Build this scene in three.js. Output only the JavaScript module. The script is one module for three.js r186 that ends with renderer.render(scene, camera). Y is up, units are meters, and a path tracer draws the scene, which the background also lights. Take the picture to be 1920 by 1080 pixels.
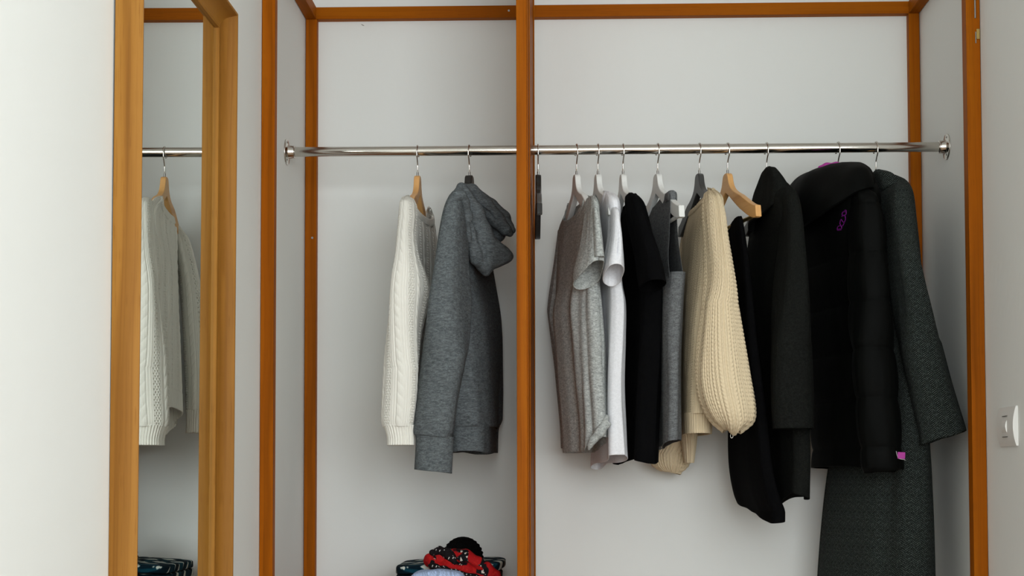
import * as THREE from 'three';
import { RoundedBoxGeometry } from 'three/addons/geometries/RoundedBoxGeometry.js';
import { RectAreaLightUniformsLib } from 'three/addons/lights/RectAreaLightUniformsLib.js';
import { MarchingCubes } from 'three/addons/objects/MarchingCubes.js';
import * as BGU from 'three/addons/utils/BufferGeometryUtils.js';
import { ImprovedNoise } from 'three/addons/math/ImprovedNoise.js';

// ---------------------------------------------------------------- camera, light, exposure
const W = 1.65, D = 0.6;                                   // the wardrobe niche: width, depth (x from the left wall, z out of the back wall)
const FOCAL = 2800, PPX = 992, PPY = 770;                  // focal length and principal point, in pixels of the 1920 x 1080 frame
const camera = new THREE.PerspectiveCamera(2 * Math.atan(540 / FOCAL) * 180 / Math.PI, 1920 / 1080, 0.05, 60);
camera.position.set(0.7015, 1.09, 3.9952);
camera.rotation.set(0.0425, 0.025, -0.0024, 'YXZ');
camera.setViewOffset(1920, 1080, 960 - PPX, 540 - PPY, 1920, 1080);
camera.updateMatrixWorld(true);

const scene = new THREE.Scene();
scene.background = new THREE.Color(0.80, 0.90, 1.0);
scene.backgroundIntensity = 4;
const renderer = new THREE.WebGLRenderer({ antialias: true });
renderer.toneMapping = THREE.LinearToneMapping;
renderer.toneMappingExposure = 0.53;
renderer.shadowMap.enabled = true;
RectAreaLightUniformsLib.init();
// daylight that comes in through the window behind the camera
const WIN = { x: 1.6, y: 1.62, w: 2.4, h: 1.6, z: 4.6 };
const daylight = new THREE.RectAreaLight(new THREE.Color(0.935, 0.985, 1.0), 12.4, WIN.w, WIN.h);
daylight.name = 'window_daylight';
daylight.position.set(WIN.x, WIN.y, WIN.z - 0.09);
daylight.lookAt(WIN.x, WIN.y, 0);
scene.add(daylight);

// ---------------------------------------------------------------- helpers
const V3 = (x, y, z) => new THREE.Vector3(x, y, z);
const lerp = (a, b, t) => a + (b - a) * t, clamp = (x, a = 0, b = 1) => Math.min(b, Math.max(a, x));
const smooth = (a, b, x) => { const t = clamp((x - a) / (b - a)); return t * t * (3 - 2 * t); };
const noise3 = new ImprovedNoise(), N3 = (x, y, z) => noise3.noise(x, y, z);
let seed = 7;
const rnd = () => { seed = (seed * 1664525 + 1013904223) >>> 0; return seed / 4294967296; };
const RM = camera.matrixWorld.elements, CR = [RM[0], RM[1], RM[2]], CU = [RM[4], RM[5], RM[6]], CB = [RM[8], RM[9], RM[10]];
const CP = camera.position;
// surveying the photograph: the point of the plane z that is seen at a pixel; the x of a pixel column at a known height and depth
function P(px, py, z) {
  const u = (px - PPX) / FOCAL, v = (PPY - py) / FOCAL;
  const d = [0, 1, 2].map((i) => CR[i] * u + CU[i] * v - CB[i]), t = (z - CP.z) / d[2];
  return V3(CP.x + d[0] * t, CP.y + d[1] * t, z);
}
function X(px, y, z) {
  const u = (px - PPX) / FOCAL, dy = y - CP.y, dz = z - CP.z;
  return CP.x - (CR[1] * dy + CR[2] * dz + u * (CB[1] * dy + CB[2] * dz)) / (CR[0] + u * CB[0]);
}
const used = {};
function numbered(name) { const n = used[name] = (used[name] ?? -1) + 1; return n ? name + '_' + String(n).padStart(3, '0') : name; }
function shade(o) { o.traverse((m) => { if (m.isMesh) { m.castShadow = true; m.receiveShadow = true; } }); return o; }
function mesh(name, geo, mat, parent, label) {
  const m = new THREE.Mesh(geo, mat);
  m.castShadow = m.receiveShadow = true;
  if (parent) { m.name = name; parent.add(m); } else { m.name = numbered(name); scene.add(m); }
  if (label) m.userData.label = label;
  return m;
}
function thing(name, label, category, pos = V3(0, 0, 0), group) {
  const g = new THREE.Group();
  g.name = numbered(name); g.position.copy(pos); g.userData = { label, category };
  if (group) g.userData.group = group;
  scene.add(g);
  return g;
}
function struct(name, geo, mat, parent) { const m = mesh(name, geo, mat, parent); if (!parent) m.userData.kind = 'structure'; return m; }
function boxGeo(x0, x1, y0, y1, z0, z1, r = 0) {
  const w = x1 - x0, h = y1 - y0, d = z1 - z0;
  const g = r ? new RoundedBoxGeometry(w, h, d, 2, r) : new THREE.BoxGeometry(w, h, d);
  g.translate((x0 + x1) / 2, (y0 + y1) / 2, (z0 + z1) / 2);
  return g;
}
// uv in metres, picked by the side that a face looks to; the second coordinate runs along the axis named
function metreUV(g, along = 'y') {
  if (g.index) g = g.toNonIndexed();
  const p = g.attributes.position, n = g.attributes.normal, uv = new Float32Array(p.count * 2), ax = ['x', 'y', 'z'], k = ax.indexOf(along);
  for (let i = 0; i < p.count; i++) {
    const c = [p.getX(i), p.getY(i), p.getZ(i)], a = [Math.abs(n.getX(i)), Math.abs(n.getY(i)), Math.abs(n.getZ(i))];
    const others = [0, 1, 2].filter((j) => j !== k), side = a[others[0]] > a[others[1]] ? others[1] : others[0];
    uv[2 * i] = c[side] + 0.37 * (side + 1); uv[2 * i + 1] = c[k];
  }
  g.setAttribute('uv', new THREE.BufferAttribute(uv, 2));
  return g;
}

// ---------------------------------------------------------------- textures (computed, repeating)
const hash = (x, y, s) => { let h = (Math.imul(x, 374761393) + Math.imul(y, 668265263) + Math.imul(s, 974711)) | 0; h = Math.imul(h ^ (h >>> 13), 1274126177); return ((h ^ (h >>> 16)) >>> 0) / 4294967296; };
function pn(x, y, px, py, s) {                               // value noise, periodic in px, py cells
  const xi = Math.floor(x), yi = Math.floor(y), fx = x - xi, fy = y - yi, m = (a, b) => ((a % b) + b) % b;
  const u = fx * fx * (3 - 2 * fx), v = fy * fy * (3 - 2 * fy), x0 = m(xi, px), x1 = m(xi + 1, px), y0 = m(yi, py), y1 = m(yi + 1, py);
  return lerp(lerp(hash(x0, y0, s), hash(x1, y0, s), u), lerp(hash(x0, y1, s), hash(x1, y1, s), u), v);
}
function tex(w, h, fn, metresU, metresV, srgb = true) {
  const data = new Uint8Array(w * h * 4);
  for (let y = 0; y < h; y++) for (let x = 0; x < w; x++) {
    const c = fn(x / w, y / h), o = (y * w + x) * 4, a = typeof c === 'number' ? [c, c, c] : c;
    for (let k = 0; k < 3; k++) data[o + k] = clamp(a[k]) * 255;
    data[o + 3] = 255;
  }
  const t = new THREE.DataTexture(data, w, h);
  t.wrapS = t.wrapT = THREE.RepeatWrapping; t.magFilter = THREE.LinearFilter; t.minFilter = THREE.LinearMipmapLinearFilter; t.generateMipmaps = true;
  if (srgb) t.colorSpace = THREE.SRGBColorSpace;
  t.repeat.set(1 / metresU, 1 / metresV); t.needsUpdate = true;
  return t;
}
const rgb = (h) => [(h >> 16 & 255) / 255, (h >> 8 & 255) / 255, (h & 255) / 255];
const mix3 = (a, b, t) => [lerp(a[0], b[0], t), lerp(a[1], b[1], t), lerp(a[2], b[2], t)];
function woodTex(base, dark, pale, s, contrast = 1) {        // 0.25 m across, 1.4 m along the grain
  const a = rgb(base), b = rgb(dark), c = rgb(pale);
  return tex(512, 1024, (u, v) => {
    const warp = pn(u * 4, v * 5, 4, 5, s) * 0.6 + pn(u * 9, v * 11, 9, 11, s + 1) * 0.2;
    const band = pn(u * 14 + warp * 2.2, v * 2, 14, 2, s + 2), fine = pn(u * 90 + warp * 3, v * 6, 90, 6, s + 3), pore = pn(u * 256, v * 40, 256, 40, s + 4);
    let k = mix3(a, b, clamp(smooth(0.45, 0.95, band) * 0.55 * contrast + smooth(0.5, 1, fine) * 0.35 * contrast));
    k = mix3(k, c, smooth(0.55, 0.95, 1 - band) * 0.45);
    return mix3(k, b, smooth(0.72, 0.95, pore) * 0.35 * contrast);
  }, 0.25, 1.4);
}
function clothTex(base, spread, s, streak = 1, warm = 0) {    // melange yarn: flecks, a little longer across than along
  const b = rgb(base);
  return tex(512, 512, (u, v) => {
    const f = pn(u * 160 / streak, v * 220, 160 / streak, 220, s) - 0.5, g = pn(u * 60 / streak, v * 90, 60 / streak, 90, s + 1) - 0.5, h = pn(u * 256, v * 256, 256, 256, s + 2) - 0.5;
    const k = 1 + spread * (f * 0.9 + g * 0.7 + h * 0.6);
    return [b[0] * k * (1 + warm * g), b[1] * k, b[2] * k * (1 - warm * g)];
  }, 0.24, 0.24);
}
const weaveBump = tex(256, 256, (u, v) => 0.5 + 0.25 * Math.sin(u * Math.PI * 2 * 64) * Math.sin(v * Math.PI * 2 * 64) + 0.35 * (pn(u * 40, v * 40, 40, 40, 5) - 0.5), 0.08, 0.08, false);
const stitchBump = tex(512, 512, (u, v) => {                  // rows of V stitches, 24 across and 32 along
  const x = (u * 24) % 1, y = v * 32, d = Math.abs(x - 0.5), leg = (y + d * 1.3) % 1;
  return clamp((1 - Math.pow(Math.abs(d - 0.25) / 0.25, 2)) * (0.45 + 0.55 * Math.sin(Math.PI * leg)) + 0.12 * (pn(u * 128, v * 128, 128, 128, 3) - 0.5));
}, 0.09, 0.09, false);

const std = (o) => new THREE.MeshStandardMaterial({ side: THREE.DoubleSide, ...o });
const wallBump = tex(512, 512, (u, v) => pn(u * 64, v * 64, 64, 64, 1) * 0.5 + pn(u * 160, v * 160, 160, 160, 2) * 0.3 + pn(u * 12, v * 12, 12, 12, 3) * 0.2, 0.8, 0.8, false);
const M = {
  wall: new THREE.MeshStandardMaterial({ color: 0xe9eae6, roughness: 0.85, bumpMap: wallBump, bumpScale: 0.0006 }),
  paint: new THREE.MeshStandardMaterial({ color: 0xe4e2dc, roughness: 0.85, bumpMap: wallBump, bumpScale: 0.0006 }),
  ceiling: new THREE.MeshStandardMaterial({ color: 0xf0f0ed, roughness: 0.9 }),
  floor: new THREE.MeshStandardMaterial({ map: woodTex(0x8a6a4a, 0x6a4c32, 0x9c7c5a, 91), roughness: 0.5 }),
  teak: new THREE.MeshPhysicalMaterial({ map: woodTex(0x9a5104, 0x743b02, 0xa86008, 11, 0.85), roughness: 0.5, specularIntensity: 0.12 }),
  oak: new THREE.MeshPhysicalMaterial({ specularIntensity: 0.2, map: woodTex(0x9c6b2c, 0x764a18, 0xaa7a3a, 31, 0.9), roughness: 0.5 }),
  chrome: new THREE.MeshStandardMaterial({ color: 0xcfcbc4, metalness: 1, roughness: 0.13 }),
  steel: new THREE.MeshStandardMaterial({ color: 0x9a9894, metalness: 1, roughness: 0.3 }),
  brass: new THREE.MeshStandardMaterial({ color: 0xb59a5e, metalness: 1, roughness: 0.4 }),
  mirror: new THREE.MeshStandardMaterial({ color: 0xe6ece8, metalness: 1, roughness: 0.0 }),
  plastic: new THREE.MeshStandardMaterial({ color: 0xe9e7e2, roughness: 0.35 }),
  whitePaint: new THREE.MeshStandardMaterial({ color: 0xe4e4e0, roughness: 0.45 }),
  blackPaint: new THREE.MeshStandardMaterial({ color: 0x1b1816, roughness: 0.3 }),
  charPaint: new THREE.MeshStandardMaterial({ color: 0x3a3a39, roughness: 0.4 }),
  beech: new THREE.MeshStandardMaterial({ map: woodTex(0xd9a261, 0xb77d3f, 0xe6b67a, 41, 0.6), roughness: 0.45 }),
};

// ---------------------------------------------------------------- the room
const CEIL = 2.75, T = 0.12, RX = 3.3, RZ = 1.75;
const backWall = struct('wall_back', boxGeo(-T, W + T, 0, CEIL, -T, 0), M.wall);
{ // a small grey chip below the top rail
  const q = P(680, 47, 0), g = new THREE.SphereGeometry(1, 12, 8); g.scale(0.0048, 0.0011, 0.0005); g.rotateZ(-0.5); g.translate(q.x, q.y, 0);
  mesh('scuff', g, new THREE.MeshStandardMaterial({ color: 0x8b8b83, roughness: 0.9 }), backWall);
}
struct('wall_left', boxGeo(-T, 0, 0, CEIL, 0, WIN.z + T), M.wall);
struct('wall_right', boxGeo(W, W + T, 0, CEIL, 0, RZ), M.wall);
struct('wall_return', boxGeo(W + T, RX + T, 0, CEIL, RZ - T, RZ), M.wall);
struct('wall_side', boxGeo(RX, RX + T, 0, CEIL, RZ, WIN.z + T), M.paint);
{
  const s = new THREE.Shape(), h = new THREE.Path();
  s.moveTo(0, 0); s.lineTo(RX, 0); s.lineTo(RX, CEIL); s.lineTo(0, CEIL); s.closePath();
  const x0 = WIN.x - WIN.w / 2, x1 = WIN.x + WIN.w / 2, y0 = WIN.y - WIN.h / 2, y1 = WIN.y + WIN.h / 2;
  h.moveTo(x0, y0); h.lineTo(x1, y0); h.lineTo(x1, y1); h.lineTo(x0, y1); h.closePath(); s.holes.push(h);
  const g = new THREE.ExtrudeGeometry(s, { depth: T, bevelEnabled: false }); g.translate(0, 0, WIN.z);
  struct('wall_front', g, M.paint);
  const win = new THREE.Group(); win.name = 'window_1'; win.userData.kind = 'structure'; scene.add(win);
  const zz = WIN.z + 0.04, f = 0.05, bars = [[x0, x1, y0, y0 + f], [x0, x1, y1 - f, y1], [x0, x0 + f, y0 + f, y1 - f], [x1 - f, x1, y0 + f, y1 - f], [WIN.x - f / 2, WIN.x + f / 2, y0 + f, y1 - f]];
  for (const b of bars) mesh('window_frame', boxGeo(...b, zz - 0.02, zz + 0.03, 0.004), M.whitePaint, win);
  const glass = new THREE.MeshPhysicalMaterial({ color: 0xffffff, transmission: 1, thickness: 0, roughness: 0, ior: 1.45 });
  for (const s2 of [-1, 1]) {
    const a = s2 < 0 ? x0 + f : WIN.x + f / 2, b = s2 < 0 ? WIN.x - f / 2 : x1 - f;
    mesh('window_pane', boxGeo(a, b, y0 + f, y1 - f, zz, zz + 0.004), glass, win);
  }
}
struct('floor', metreUV(boxGeo(-T, RX + T, -T, 0, -T, WIN.z + T), 'z'), M.floor);
struct('ceiling', boxGeo(-T, RX + T, CEIL, CEIL + T, -T, WIN.z + T), M.ceiling);

// ---------------------------------------------------------------- the open wardrobe: posts, rails, partition
{
  const w = thing('wardrobe_frame', 'orange brown wooden frame of the open wardrobe built into the niche', 'wardrobe');
  const yb = 2.319, yt = 2.352, e = 0.0015;
  const stick = (name, x0, x1, y0, y1, z0, z1, mat, along, label) => mesh(name, metreUV(boxGeo(x0, x1, y0, y1, z0, z1, e), along), mat, w, label);
  const lx = X(513, 1.4, D), rx = X(1820, 1.4, D - 0.0), cx0 = X(968.5, 1.6, D), cx1 = X(988, 1.6, D), px1 = X(990.5, 1.6, D);
  stick('post', 0.001, lx, 0, CEIL, D - 0.028, D, M.teak, 'y');
  const rp = stick('post', rx, W - 0.001, 0, CEIL, D - 0.036, D, M.teak, 'y', 'front right post with a brass catch');
  const cp = stick('post', cx0, cx1, 0, CEIL, D - 0.03, D, M.teak, 'y', 'front middle post');
  const bl = stick('post', 0.0015, X(592, 1.4, 0.026), 0, yb, 0, 0.026, M.teak, 'y');
  stick('post', X(1704.5, 2.2, 0.026), W - 0.0015, 0, yb, 0, 0.026, M.teak, 'y');
  stick('rail', 0.0015, W - 0.0015, yb, yt, 0, 0.026, M.teak, 'x', 'top rail on the back wall');
  stick('rail', 0.0015, 0.03, yb, yt, 0.0265, D - 0.03, M.teak, 'z');
  stick('rail', W - 0.03, W - 0.0015, yb, yt, 0.0265, D - 0.038, M.teak, 'z');
  // the partition: a board from the middle post to the back wall, bored for the clothes rail
  const s = new THREE.Shape(), hole = new THREE.Path();
  s.moveTo(0.027, 0); s.lineTo(D - 0.012, 0); s.lineTo(D - 0.012, CEIL); s.lineTo(0.027, CEIL); s.closePath();
  hole.absarc(0.29, 1.9, 0.0145, 0, Math.PI * 2, true); s.holes.push(hole);
  const g = new THREE.ExtrudeGeometry(s, { depth: px1 - cx0 - 0.003, bevelEnabled: false, curveSegments: 24 });
  g.rotateY(-Math.PI / 2); g.translate(px1, 0, 0);
  mesh('partition', metreUV(g), M.teak, w, 'board between the two compartments');
  stick('strip', px1 + 0.0002, px1 + 0.003, 0, CEIL, D - 0.09, D - 0.06, M.teak, 'y', 'thin stop strip on the partition');
  stick('strip', px1 + 0.0002, px1 + 0.0035, 0, CEIL, 0.03, 0.055, M.teak, 'y');
  // screws and the catch
  const screw = (px, py, z, parent) => { const q = P(px, py, z), c = new THREE.CylinderGeometry(0.0028, 0.0028, 0.002, 12); c.rotateX(Math.PI / 2); c.translate(q.x, q.y, z + 0.0005); mesh('screw', c, M.steel, parent); };
  screw(585.5, 446, 0.026, bl); screw(954, 20, 0.026, w);
  const q = P(1833, 64, D);
  const rod = new THREE.CylinderGeometry(0.0022, 0.0022, 0.34, 10); const qr = P(1828, 18, D); rod.translate(qr.x, qr.y + 0.15, D + 0.001);
  mesh('catch_rod', rod, M.steel, rp, 'grey metal rod in the post');
  const plate = new RoundedBoxGeometry(0.0075, 0.024, 0.003, 2, 0.001); plate.translate(q.x + 0.001, q.y, D + 0.001);
  mesh('catch', plate, M.brass, rp, 'small brass catch');
  const pin = new THREE.CylinderGeometry(0.0015, 0.0015, 0.026, 8); pin.translate(q.x - 0.0045, q.y - 0.008, D + 0.001);
  mesh('catch_pin', pin, M.steel, rp);
}
{ // the clothes rail, one tube through the partition
  const r = thing('clothes_rail', 'chrome clothes rail running across both compartments of the wardrobe', 'clothes rail', V3(0, 1.9, 0.29));
  const tube = new THREE.CylinderGeometry(0.0122, 0.0122, W - 0.008, 48); tube.rotateZ(Math.PI / 2); tube.translate(W / 2, 0, 0);
  mesh('tube', tube, M.chrome, r);
  for (const [x, s] of [[0, 1], [W, -1]]) {
    const prof = [[0.0001, 0], [0.032, 0], [0.0325, 0.0015], [0.031, 0.004], [0.02, 0.005], [0.0165, 0.007], [0.0158, 0.02], [0.0145, 0.022], [0.0123, 0.022]].map(([a, b]) => new THREE.Vector2(a, b));
    const f = new THREE.LatheGeometry(prof, 40); f.rotateZ(-s * Math.PI / 2); f.translate(x, 0, 0);
    const fl = mesh('flange', f, M.chrome, r);
    for (let k = 0; k < 3; k++) { const a = k * 2.094 + 0.5, c = new THREE.SphereGeometry(0.003, 10, 8); c.scale(0.6, 1, 1); c.translate(x + s * 0.0045, Math.cos(a) * 0.025, Math.sin(a) * 0.025); mesh('screw', c, M.steel, fl); }
  }
}
{ // the mirror on the left wall: its top leans a little out of the wall
  const z0 = 1.055, z1 = 1.72, H = 1.66, top = 2.013;
  const m = thing('wall_mirror', 'tall mirror in a light brown wooden frame on the left wall, reflecting the white sweater', 'mirror', V3(0.0013, top - H / 2, (z0 + z1) / 2));
  m.rotation.z = -0.003;
  const prof = [[0, 0], [0, 0.0415], [0.0012, 0.0435], [0.0042, 0.0435], [0.0055, 0.0425], [0.007, 0.0355], [0.009, 0.0285], [0.0125, 0.0225], [0.0175, 0.0182], [0.0235, 0.0156], [0.0315, 0.0140], [0.0335, 0.0141], [0.0345, 0.0150], [0.0378, 0.0148], [0.0390, 0.0135], [0.0395, 0.0085]];
  const hw = (z1 - z0) / 2, hh = H / 2;
  const corner = (i, a) => [[-hw + a, -hh + a], [hw - a, -hh + a], [hw - a, hh - a], [-hw + a, hh - a]][i];
  for (let i = 0; i < 4; i++) {
    const pos = [], uv = [];
    for (let k = 0; k < prof.length - 1; k++) {
      const q = (c, j) => { const [zz, yy] = corner(c % 4, prof[j][0]); return [prof[j][1], yy, zz]; };
      const A = q(i, k), B = q(i + 1, k), C = q(i + 1, k + 1), Dd = q(i, k + 1);
      for (const p of [A, B, C, A, C, Dd]) { pos.push(...p); const along = i % 2 ? p[1] : p[2]; uv.push(prof[[A, B].includes(p) ? k : k + 1][0] * 1.0 + prof[[A, B].includes(p) ? k : k + 1][1] + i * 0.06, along); }
    }
    let g = new THREE.BufferGeometry();
    g.setAttribute('position', new THREE.Float32BufferAttribute(pos, 3)); g.setAttribute('uv', new THREE.Float32BufferAttribute(uv, 2)); g.computeVertexNormals();
    g = BGU.toCreasedNormals(g, 0.55);
    mesh('frame_side', g, M.oak, m);
  }
  mesh('mirror_glass', boxGeo(0.004, 0.0085, -hh + 0.036, hh - 0.036, -hw + 0.036, hw - 0.036), M.mirror, m);
  mesh('backing', boxGeo(0.0, 0.0038, -hh + 0.02, hh - 0.02, -hw + 0.02, hw - 0.02), M.oak, m);
}
{ // light switch on the right wall: a wide bowed plate with one rocker
  const a = P(1888, 801, 0), y = 1.09 + (889 - 802) / 2800 * 3.2;
  const s = thing('light_switch', 'white wide light switch with a single rocker on the right wall', 'light switch', V3(W, y, 0.775));
  const bow = (h, dp, len, off) => {
    const sh = new THREE.Shape(), n = 14;
    sh.moveTo(0, -h / 2);
    for (let k = 0; k <= n; k++) { const t = k / n * 2 - 1; sh.lineTo(dp * (0.35 + 0.65 * (1 - t * t)), t * h / 2); }
    sh.lineTo(0, h / 2); sh.closePath();
    const g = new THREE.ExtrudeGeometry(sh, { depth: len, bevelEnabled: true, bevelSize: 0.0006, bevelThickness: 0.0006, bevelSegments: 2 });
    g.rotateY(Math.PI); g.translate(-off, 0, len / 2);
    return g;
  };
  mesh('switch_plate', bow(0.083, 0.0105, 0.118, 0), M.plastic, s);
  const rk = bow(0.042, 0.0135, 0.030, 0.0);
  mesh('rocker', rk, M.plastic, s);
  for (const k of [-1, 1]) mesh('slot', boxGeo(-0.0112, -0.0030, k * 0.0222 - 0.0008, k * 0.0222 + 0.0008, -0.0165, 0.0165), new THREE.MeshStandardMaterial({ color: 0x55534f, roughness: 0.6 }), s);
}

// ---------------------------------------------------------------- cloth
// A column of rows [py, xl, xr, b, h, zc]: at the height seen at py the piece reaches from pixel column xl to xr, its ends lie h in front of and
// behind the depth zc, and b (0..1) is how thick it is for its width; s = 1: the near end is the right one, -1: the left one.
function curve(rows, k) {
  const x = rows.map((r) => r[0]), y = rows.map((r) => r[k]), n = x.length;
  const d = x.map((_, i) => { const a = Math.max(0, i - 1), b = Math.min(n - 1, i + 1); return (y[b] - y[a]) / ((x[b] - x[a]) || 1); });
  return (t) => {
    if (t <= x[0]) return y[0];
    if (t >= x[n - 1]) return y[n - 1];
    let i = 0; while (t > x[i + 1]) i++;
    const w = x[i + 1] - x[i], u = (t - x[i]) / w, u2 = u * u, u3 = u2 * u;
    return y[i] * (2 * u3 - 3 * u2 + 1) + d[i] * w * (u3 - 2 * u2 + u) + y[i + 1] * (-2 * u3 + 3 * u2) + d[i + 1] * w * (u3 - u2);
  };
}
const sgnpow = (v, p) => Math.sign(v) * Math.pow(Math.abs(v), p);
const folds = (list, r0 = 0.05, r1 = 0.5) => (th, t) => { let f = 0; for (const [a, k, ph, tw = 0] of list) f += a * Math.sin(k * th + ph + tw * t); return f * smooth(r0, r1, t); };
function gridNormals(g, nu, nv) {                             // closed around u
  const n = g.map((r) => r.map(() => V3(0, 0, 0))), a = V3(), b = V3(), c = V3();
  for (let j = 0; j < nv - 1; j++) for (let i = 0; i < nu; i++) {
    const k = (i + 1) % nu;
    a.subVectors(g[j][k], g[j][i]); b.subVectors(g[j + 1][i], g[j][i]); c.crossVectors(b, a);
    n[j][i].add(c); n[j][k].add(c); n[j + 1][i].add(c);
    a.subVectors(g[j + 1][k], g[j + 1][i]); b.subVectors(g[j + 1][k], g[j][k]); c.crossVectors(b, a);
    n[j][k].add(c); n[j + 1][i].add(c); n[j + 1][k].add(c);
  }
  for (const r of n) for (const v of r) v.normalize();
  return n;
}
function tube(o) {
  const { rows, s = 1, pow = 0.8, nu = 96, nv = 80, thick = 0.002, start = -Math.PI / 2 } = o;
  const f = [1, 2, 3, 4, 5].map((k) => curve(rows, k)), p0 = rows[0][0], p1 = rows[rows.length - 1][0];
  const g = [];
  for (let j = 0; j < nv; j++) {
    const t = j / (nv - 1), row = [];
    for (let i = 0; i < nu; i++) {
      const th = start + i / nu * Math.PI * 2, a = p0 + (o.top ? o.top(th) : 0), b = p1 + (o.bot ? o.bot(th) : 0), py = lerp(a, b, t);
      const xl = f[0](py), xr = f[1](py), bf = clamp(f[2](py), 0.02, 1), h = f[3](py), zc = f[4](py), hw = (xr - xl) / 2, c = (xl + xr) / 2;
      const ct = sgnpow(Math.cos(th), pow), st = sgnpow(Math.sin(th), pow) * lerp(o.far ?? 1, 1, (1 + ct) / 2);
      const px = c + s * Math.sqrt(1 - bf * bf) * hw * ct + bf * hw * st, z = zc + h * ct;
      const y = P(c, py, zc).y;
      row.push(V3(X(px, y, z), y, z));
    }
    g.push(row);
  }
  let n = gridNormals(g, nu, nv);
  // arc lengths, for folds and knitting that keep their real size
  const mid = g[Math.floor(nv * 0.5)], arc = [0];
  for (let i = 0; i < nu; i++) arc.push(arc[i] + mid[i].distanceTo(mid[(i + 1) % nu]));
  const nz = o.noise ?? [0.003, 7, 3];
  for (let j = 0; j < nv; j++) for (let i = 0; i < nu; i++) {
    const th = start + i / nu * Math.PI * 2, t = j / (nv - 1), q = g[j][i];
    let d = o.fold ? o.fold(th, t, q) : 0;
    if (nz[0]) d += nz[0] * (N3(Math.cos(th) * nz[1] * 0.16 + (o.seed ?? 1) * 3.1, Math.sin(th) * nz[1] * 0.16, q.y * nz[2]) + 0.5 * N3(Math.cos(th) * nz[1] * 0.5 + 7, Math.sin(th) * nz[1] * 0.5 + (o.seed ?? 1), q.y * nz[2] * 2.6));
    q.addScaledVector(n[j][i], d);
  }
  n = gridNormals(g, nu, nv);
  const loop = { top: g[0].map((q) => q.clone()), topN: n[0].map((q) => q.clone()), under: g[Math.max(1, Math.round(nv * 0.03))].map((q) => q.clone()) };
  if (o.fine) {
    for (let j = 0, k; j < nv; j++) for (let i = (k = Math.min(1, g[j].reduce((s2, q, m) => s2 + q.distanceTo(g[j][(m + 1) % nu]), 0) / arc[nu]) ** 1.5, 0); i < nu; i++) g[j][i].addScaledVector(n[j][i], k * o.fine(arc[i], g[j][i].y, start + i / nu * Math.PI * 2, j / (nv - 1), arc[nu]));
  }
  n = gridNormals(g, nu, nv);
  // the cloth turns in at its open ends
  const lip = Math.min(nv - 1, Math.max(2, Math.round(nv * (o.lip ?? 0.2)))), step = Math.max(1, Math.floor(lip / 10)), all = [];
  const inner = (j) => g[j].map((q, i) => q.clone().addScaledVector(n[j][i], -thick));
  if (o.openTop !== false) { for (let j = lip; j >= 0; j -= step) all.push([inner(j), j]); if ((lip % step) !== 0) all.push([inner(0), 0]); }
  if (o.openTop === false) {
    const c = g[0].reduce((s2, q) => s2.add(q), V3()).divideScalar(nu), rise = o.rise ?? 0.006;
    for (const k of [0.02, 0.5, 0.85]) all.push([g[0].map((q) => q.clone().lerp(c, 1 - k).add(V3(0, rise * (1 - k * k), 0))), 0]);
  }
  for (let j = 0; j < nv; j++) all.push([g[j], j]);
  if (o.openBottom !== false) { all.push([inner(nv - 1), nv - 1]); for (let j = nv - 1 - step; j >= nv - 1 - lip; j -= step) all.push([inner(j), j]); }
  const geo = skin(all.map((r) => r[0]), nu, (i, q) => [arc[i] * (o.uvScale ?? 1), q.y]);
  geo.userData = loop;
  return geo;
}
function skin(grid, nu, uvOf) {                               // a surface closed around u, with a uv seam
  const nv = grid.length, n = gridNormals(grid, nu, nv), pos = new Float32Array((nu + 1) * nv * 3), nor = pos.slice(), uv = new Float32Array((nu + 1) * nv * 2), idx = [];
  for (let j = 0; j < nv; j++) for (let i = 0; i <= nu; i++) {
    const k = i % nu, o = j * (nu + 1) + i, q = grid[j][k];
    pos.set([q.x, q.y, q.z], o * 3); nor.set([n[j][k].x, n[j][k].y, n[j][k].z], o * 3); uv.set(uvOf(i, q), o * 2);
    if (j < nv - 1 && i < nu) { const a = o, b = o + 1, c = o + nu + 1, d = c + 1; idx.push(a, c, b, b, c, d); }
  }
  const geo = new THREE.BufferGeometry();
  geo.setAttribute('position', new THREE.BufferAttribute(pos, 3)); geo.setAttribute('normal', new THREE.BufferAttribute(nor, 3)); geo.setAttribute('uv', new THREE.BufferAttribute(uv, 2));
  geo.setIndex(idx);
  return geo;
}
// a knitted or sewn band that stands on the edge of an opening
function band(geo, { up = 0.02, thick = 0.004, ribs = 0, depth = 0.0008, from = -0.006, lean = 0 }) {
  const { top, topN, under } = geo.userData, nu = top.length, prof = [], m = 14;
  for (let k = 0; k < m; k++) { const a = k / m * Math.PI * 2; prof.push([sgnpow(Math.cos(a), 0.7) * 0.5, sgnpow(Math.sin(a), 0.7) * 0.5]); }
  const len = [0]; for (let i = 0; i < nu; i++) len.push(len[i] + top[i].distanceTo(top[(i + 1) % nu]));
  const grid = prof.concat([prof[0]]).map(([a, b]) => top.map((p, i) => {
    const u = V3().subVectors(p, under[i]).normalize(), rib = ribs ? depth * Math.cos(len[i] * Math.PI * 2 / ribs) * (a > -0.45 && a < 0.5 ? 1 : 0.5) : 0;
    return p.clone().addScaledVector(u, from + (b + 0.5) * (up - from)).addScaledVector(topN[i], a * thick + Math.sign(a) * rib + lean * (b + 0.5));
  }));
  return skin(grid, nu, (i, q) => [len[i], q.y]);
}
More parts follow.
